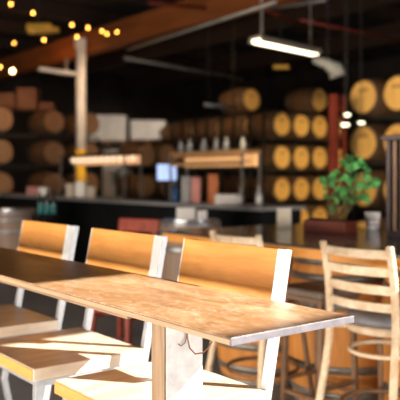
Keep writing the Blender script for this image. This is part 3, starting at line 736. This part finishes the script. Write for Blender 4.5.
# bent pale duct at upper right
q = at(334, 70, d=11.0)
du = thing('air_duct', 'pale bent air duct under the ceiling at upper right', 'duct', q, TH)
MB().tube([(-0.32, 0, 0.16), (-0.12, 0, 0.10), (0.02, 0, 0.02), (0.06, 0, -0.10)], [0.05, 0.08, 0.12, 0.13], 14).build('elbow', M['grey'], du)
MB().bar((-0.1, 0, 0.14), (-0.1, 0, ZC - q.z), 0.02, 0.02).build('hanger', M['rack'], du)
# yellow hoist
q = at(40, 28, d=13.0)
yh = thing('chain_hoist', 'mustard yellow hoist under the ceiling at upper left', 'hoist', q, TH)
MB().box((0, 0, -0.01), (0.46, 0.25, 0.16), None, 0.04, 3).build('housing', M['mustard'], yh)
MB().box((0.06, 0, -0.035), (0.58, 0.18, 0.09), None, 0.03, 3).build('motor', M['mustard'], yh)
MB().bar((-0.05, 0, 0.07), (-0.05, 0, ZC - q.z), 0.03, 0.03).build('hanger', M['rack'], yh)
q = at(281, 67, d=12.0)
ys_ = thing('hanging_tag', 'small mustard tag hanging under the ceiling left of the duct', 'sign', q, TH)
MB().box((0, 0, 0), (0.26, 0.03, 0.07), None, 0.01).build('body', M['mustard_dim'] if 'mustard_dim' in M else M['mustard'], ys_)
MB().bar((0, 0, 0.035), (0, 0, ZC - q.z), 0.01, 0.01).build('hanger', M['rack'], ys_)
# fluorescent lamp
q0 = at(255, 41, z=3.0); q1 = at(316, 54, z=3.0); ax = (q1 - q0); Lf = ax.length; ang = math.atan2(ax.y, ax.x)
fl = thing('fluorescent_lamp', 'lit fluorescent tube lamp hanging from two cords', 'lamp', (q0 + q1) / 2, ang)
MB().box((0, 0, 0.05), (Lf, 0.16, 0.03), None, 0.008).build('reflector', M['pipe'], fl)
for sy in (-1, 1):
    MB().bar((-Lf / 2, sy * 0.09, 0.02), (Lf / 2, sy * 0.09, 0.02), 0.01, 0.07, 0.002, up=Vector((0, 0, 1))).build('side_reflector', M['pipe'], fl)
for sy in (-1, 1): MB().tube([(-Lf / 2 + 0.02, sy * 0.035, 0.0), (0, sy * 0.035, 0.0), (Lf / 2 - 0.02, sy * 0.035, 0.0)], 0.026, 12).build('tube', M['tube'], fl)
for sx in (-1, 1):
    MB().tube([(sx * Lf * 0.40, 0, 0.06), (sx * Lf * 0.40, 0, 1.0), (sx * Lf * 0.40, 0, ZC - 3.0)], 0.018 if sx < 0 else 0.008, 8).build('cord', M['pipe'], fl)
# string lights
def string(label, bulbs, d0, d1, hot=()):
    s = thing('string_lights', label, 'string lights', (0, 0, 0))
    P = []
    for i, (u, v) in enumerate(bulbs):
        d = d0 + (d1 - d0) * i / max(1, len(bulbs) - 1)
        q = at(u, v, d=d); P.append(q + Vector((0, 0, 0.09)))
        bb = MB().sphere(q, 0.021 if i not in hot else 0.034, (1, 1, 1.2), 12).build('bulb', M['bulb'] if i not in hot else M['bulb_hot'], s)
        MB().lathe([(0.012, 0.022), (0.016, 0.085)], 10, Matrix.Translation(q)).build('socket', M['rack'], bb)
    W_ = []
    for a, b in zip(P, P[1:]):
        for k in range(6):
            f = k / 6; W_.append(a.lerp(b, f) - Vector((0, 0, 0.10 * 4 * f * (1 - f))))
    W_.append(P[-1])
    MB().tube(W_, 0.006, 6).build('wire', M['rack'], s)
    return s
string('string of warm bulbs sagging along the ceiling beam, upper strand', [(-14, -4), (11, 4), (33, 13), (72, 25), (88, 28), (102, 31), (107, 34), (117, 32)], 10.5, 13.5)
string('string of warm bulbs hanging lower at left, under the yellow hoist', [(-12, 62), (0, 67), (12.5, 71), (14, 43), (44, 40), (77, 37)], 11.0, 12.5, hot=(2,))

# ------------------------------------------------------------------ light
wld = bpy.data.worlds.new('world'); S.world = wld; wld.use_nodes = True
bg = wld.node_tree.nodes['Background']; bg.inputs['Color'].default_value = (0.75, 0.85, 1.0, 1); bg.inputs['Strength'].default_value = 0.07
sun = bpy.data.lights.new('sun', 'SUN'); sun.energy = 24; sun.angle = R(0.25); sun.color = (1.0, 0.89, 0.74)
so = bpy.data.objects.new('sun', sun); COL.objects.link(so)
to = Vector((math.cos(SUN_EL) * math.cos(SUN_AZ), math.cos(SUN_EL) * math.sin(SUN_AZ), math.sin(SUN_EL)))
so.rotation_euler = to.to_track_quat('Z', 'Y').to_euler()
def area(name, loc, look, sx, sy, power, col):
    l = bpy.data.lights.new(name, 'AREA'); l.shape = 'RECTANGLE'; l.size = sx; l.size_y = sy; l.energy = power; l.color = col
    o = bpy.data.objects.new(name, l); COL.objects.link(o); o.location = loc
    o.rotation_euler = (Vector(loc) - Vector(look)).to_track_quat('Z', 'Y').to_euler(); return o
def spot(name, loc, look, ang, power, col, blend=0.6):
    l = bpy.data.lights.new(name, 'SPOT'); l.spot_size = R(ang); l.spot_blend = blend; l.energy = power; l.color = col; l.shadow_soft_size = 0.4
    o = bpy.data.objects.new(name, l); COL.objects.link(o); o.location = loc
    o.rotation_euler = (Vector(loc) - Vector(look)).to_track_quat('Z', 'Y').to_euler(); return o
area('door_daylight', (XE - 0.2, 3.0, 0.9), (-6, 3.0, 0.9), 7.5, 1.1, 280, (1.0, 0.95, 0.88))
area('front_fill', (-3.0, -3.2, 0.72), (-3.0, 3.0, 0.76), 7.0, 0.8, 640, (1.0, 0.86, 0.70))  # added area lamp out of view, stands in for bounced light
spot('stack_fill', (-5.0, 10.4, 2.6), (-11.6, 12.2, 1.5), 30, 1500, (1.0, 0.78, 0.42))  # added unseen spot that brightens the far block of heads
spot('near_stack_fill', (-5.6, 4.3, 2.5), (-6.9, 8.8, 2.0), 50, 480, (1.0, 0.78, 0.42))  # added spot in mid-room without a fixture, lifts the near heads
spot('left_stack_fill', (-10.0, 6.7, 3.6), (-15.4, 7.6, 1.9), 56, 420, (1.0, 0.72, 0.46))  # unseen spot put in to brighten the left stack and post
spot('pallet_fill', (-13.0, 9.2, 4.3), (-19.0, 11.9, 2.6), 34, 700, (1.0, 0.86, 0.70))  # unseen spot put in to lift the wrapped loads
spot('middle_stack_fill', (-9.5, 8.6, 4.3), (-16.3, 12.4, 2.4), 34, 420, (1.0, 0.72, 0.42))  # another added spot, aimed at the middle stack
spot('plant_fill', (-1.0, 1.6, 2.6), (-2.7, 3.9, 1.2), 36, 260, (1.0, 0.95, 0.85))  # added unseen spot for the plant and the goods beside it
l = bpy.data.lights.new('bulb_glow', 'POINT'); l.energy = 26; l.color = (1.0, 0.42, 0.10); l.shadow_soft_size = 0.1
o = bpy.data.objects.new('bulb_glow', l); COL.objects.link(o); o.location = at(34, 70, d=15.6)
S.view_settings.view_transform = 'Standard'
S.view_settings.look = 'None'
S.view_settings.exposure = 0.0
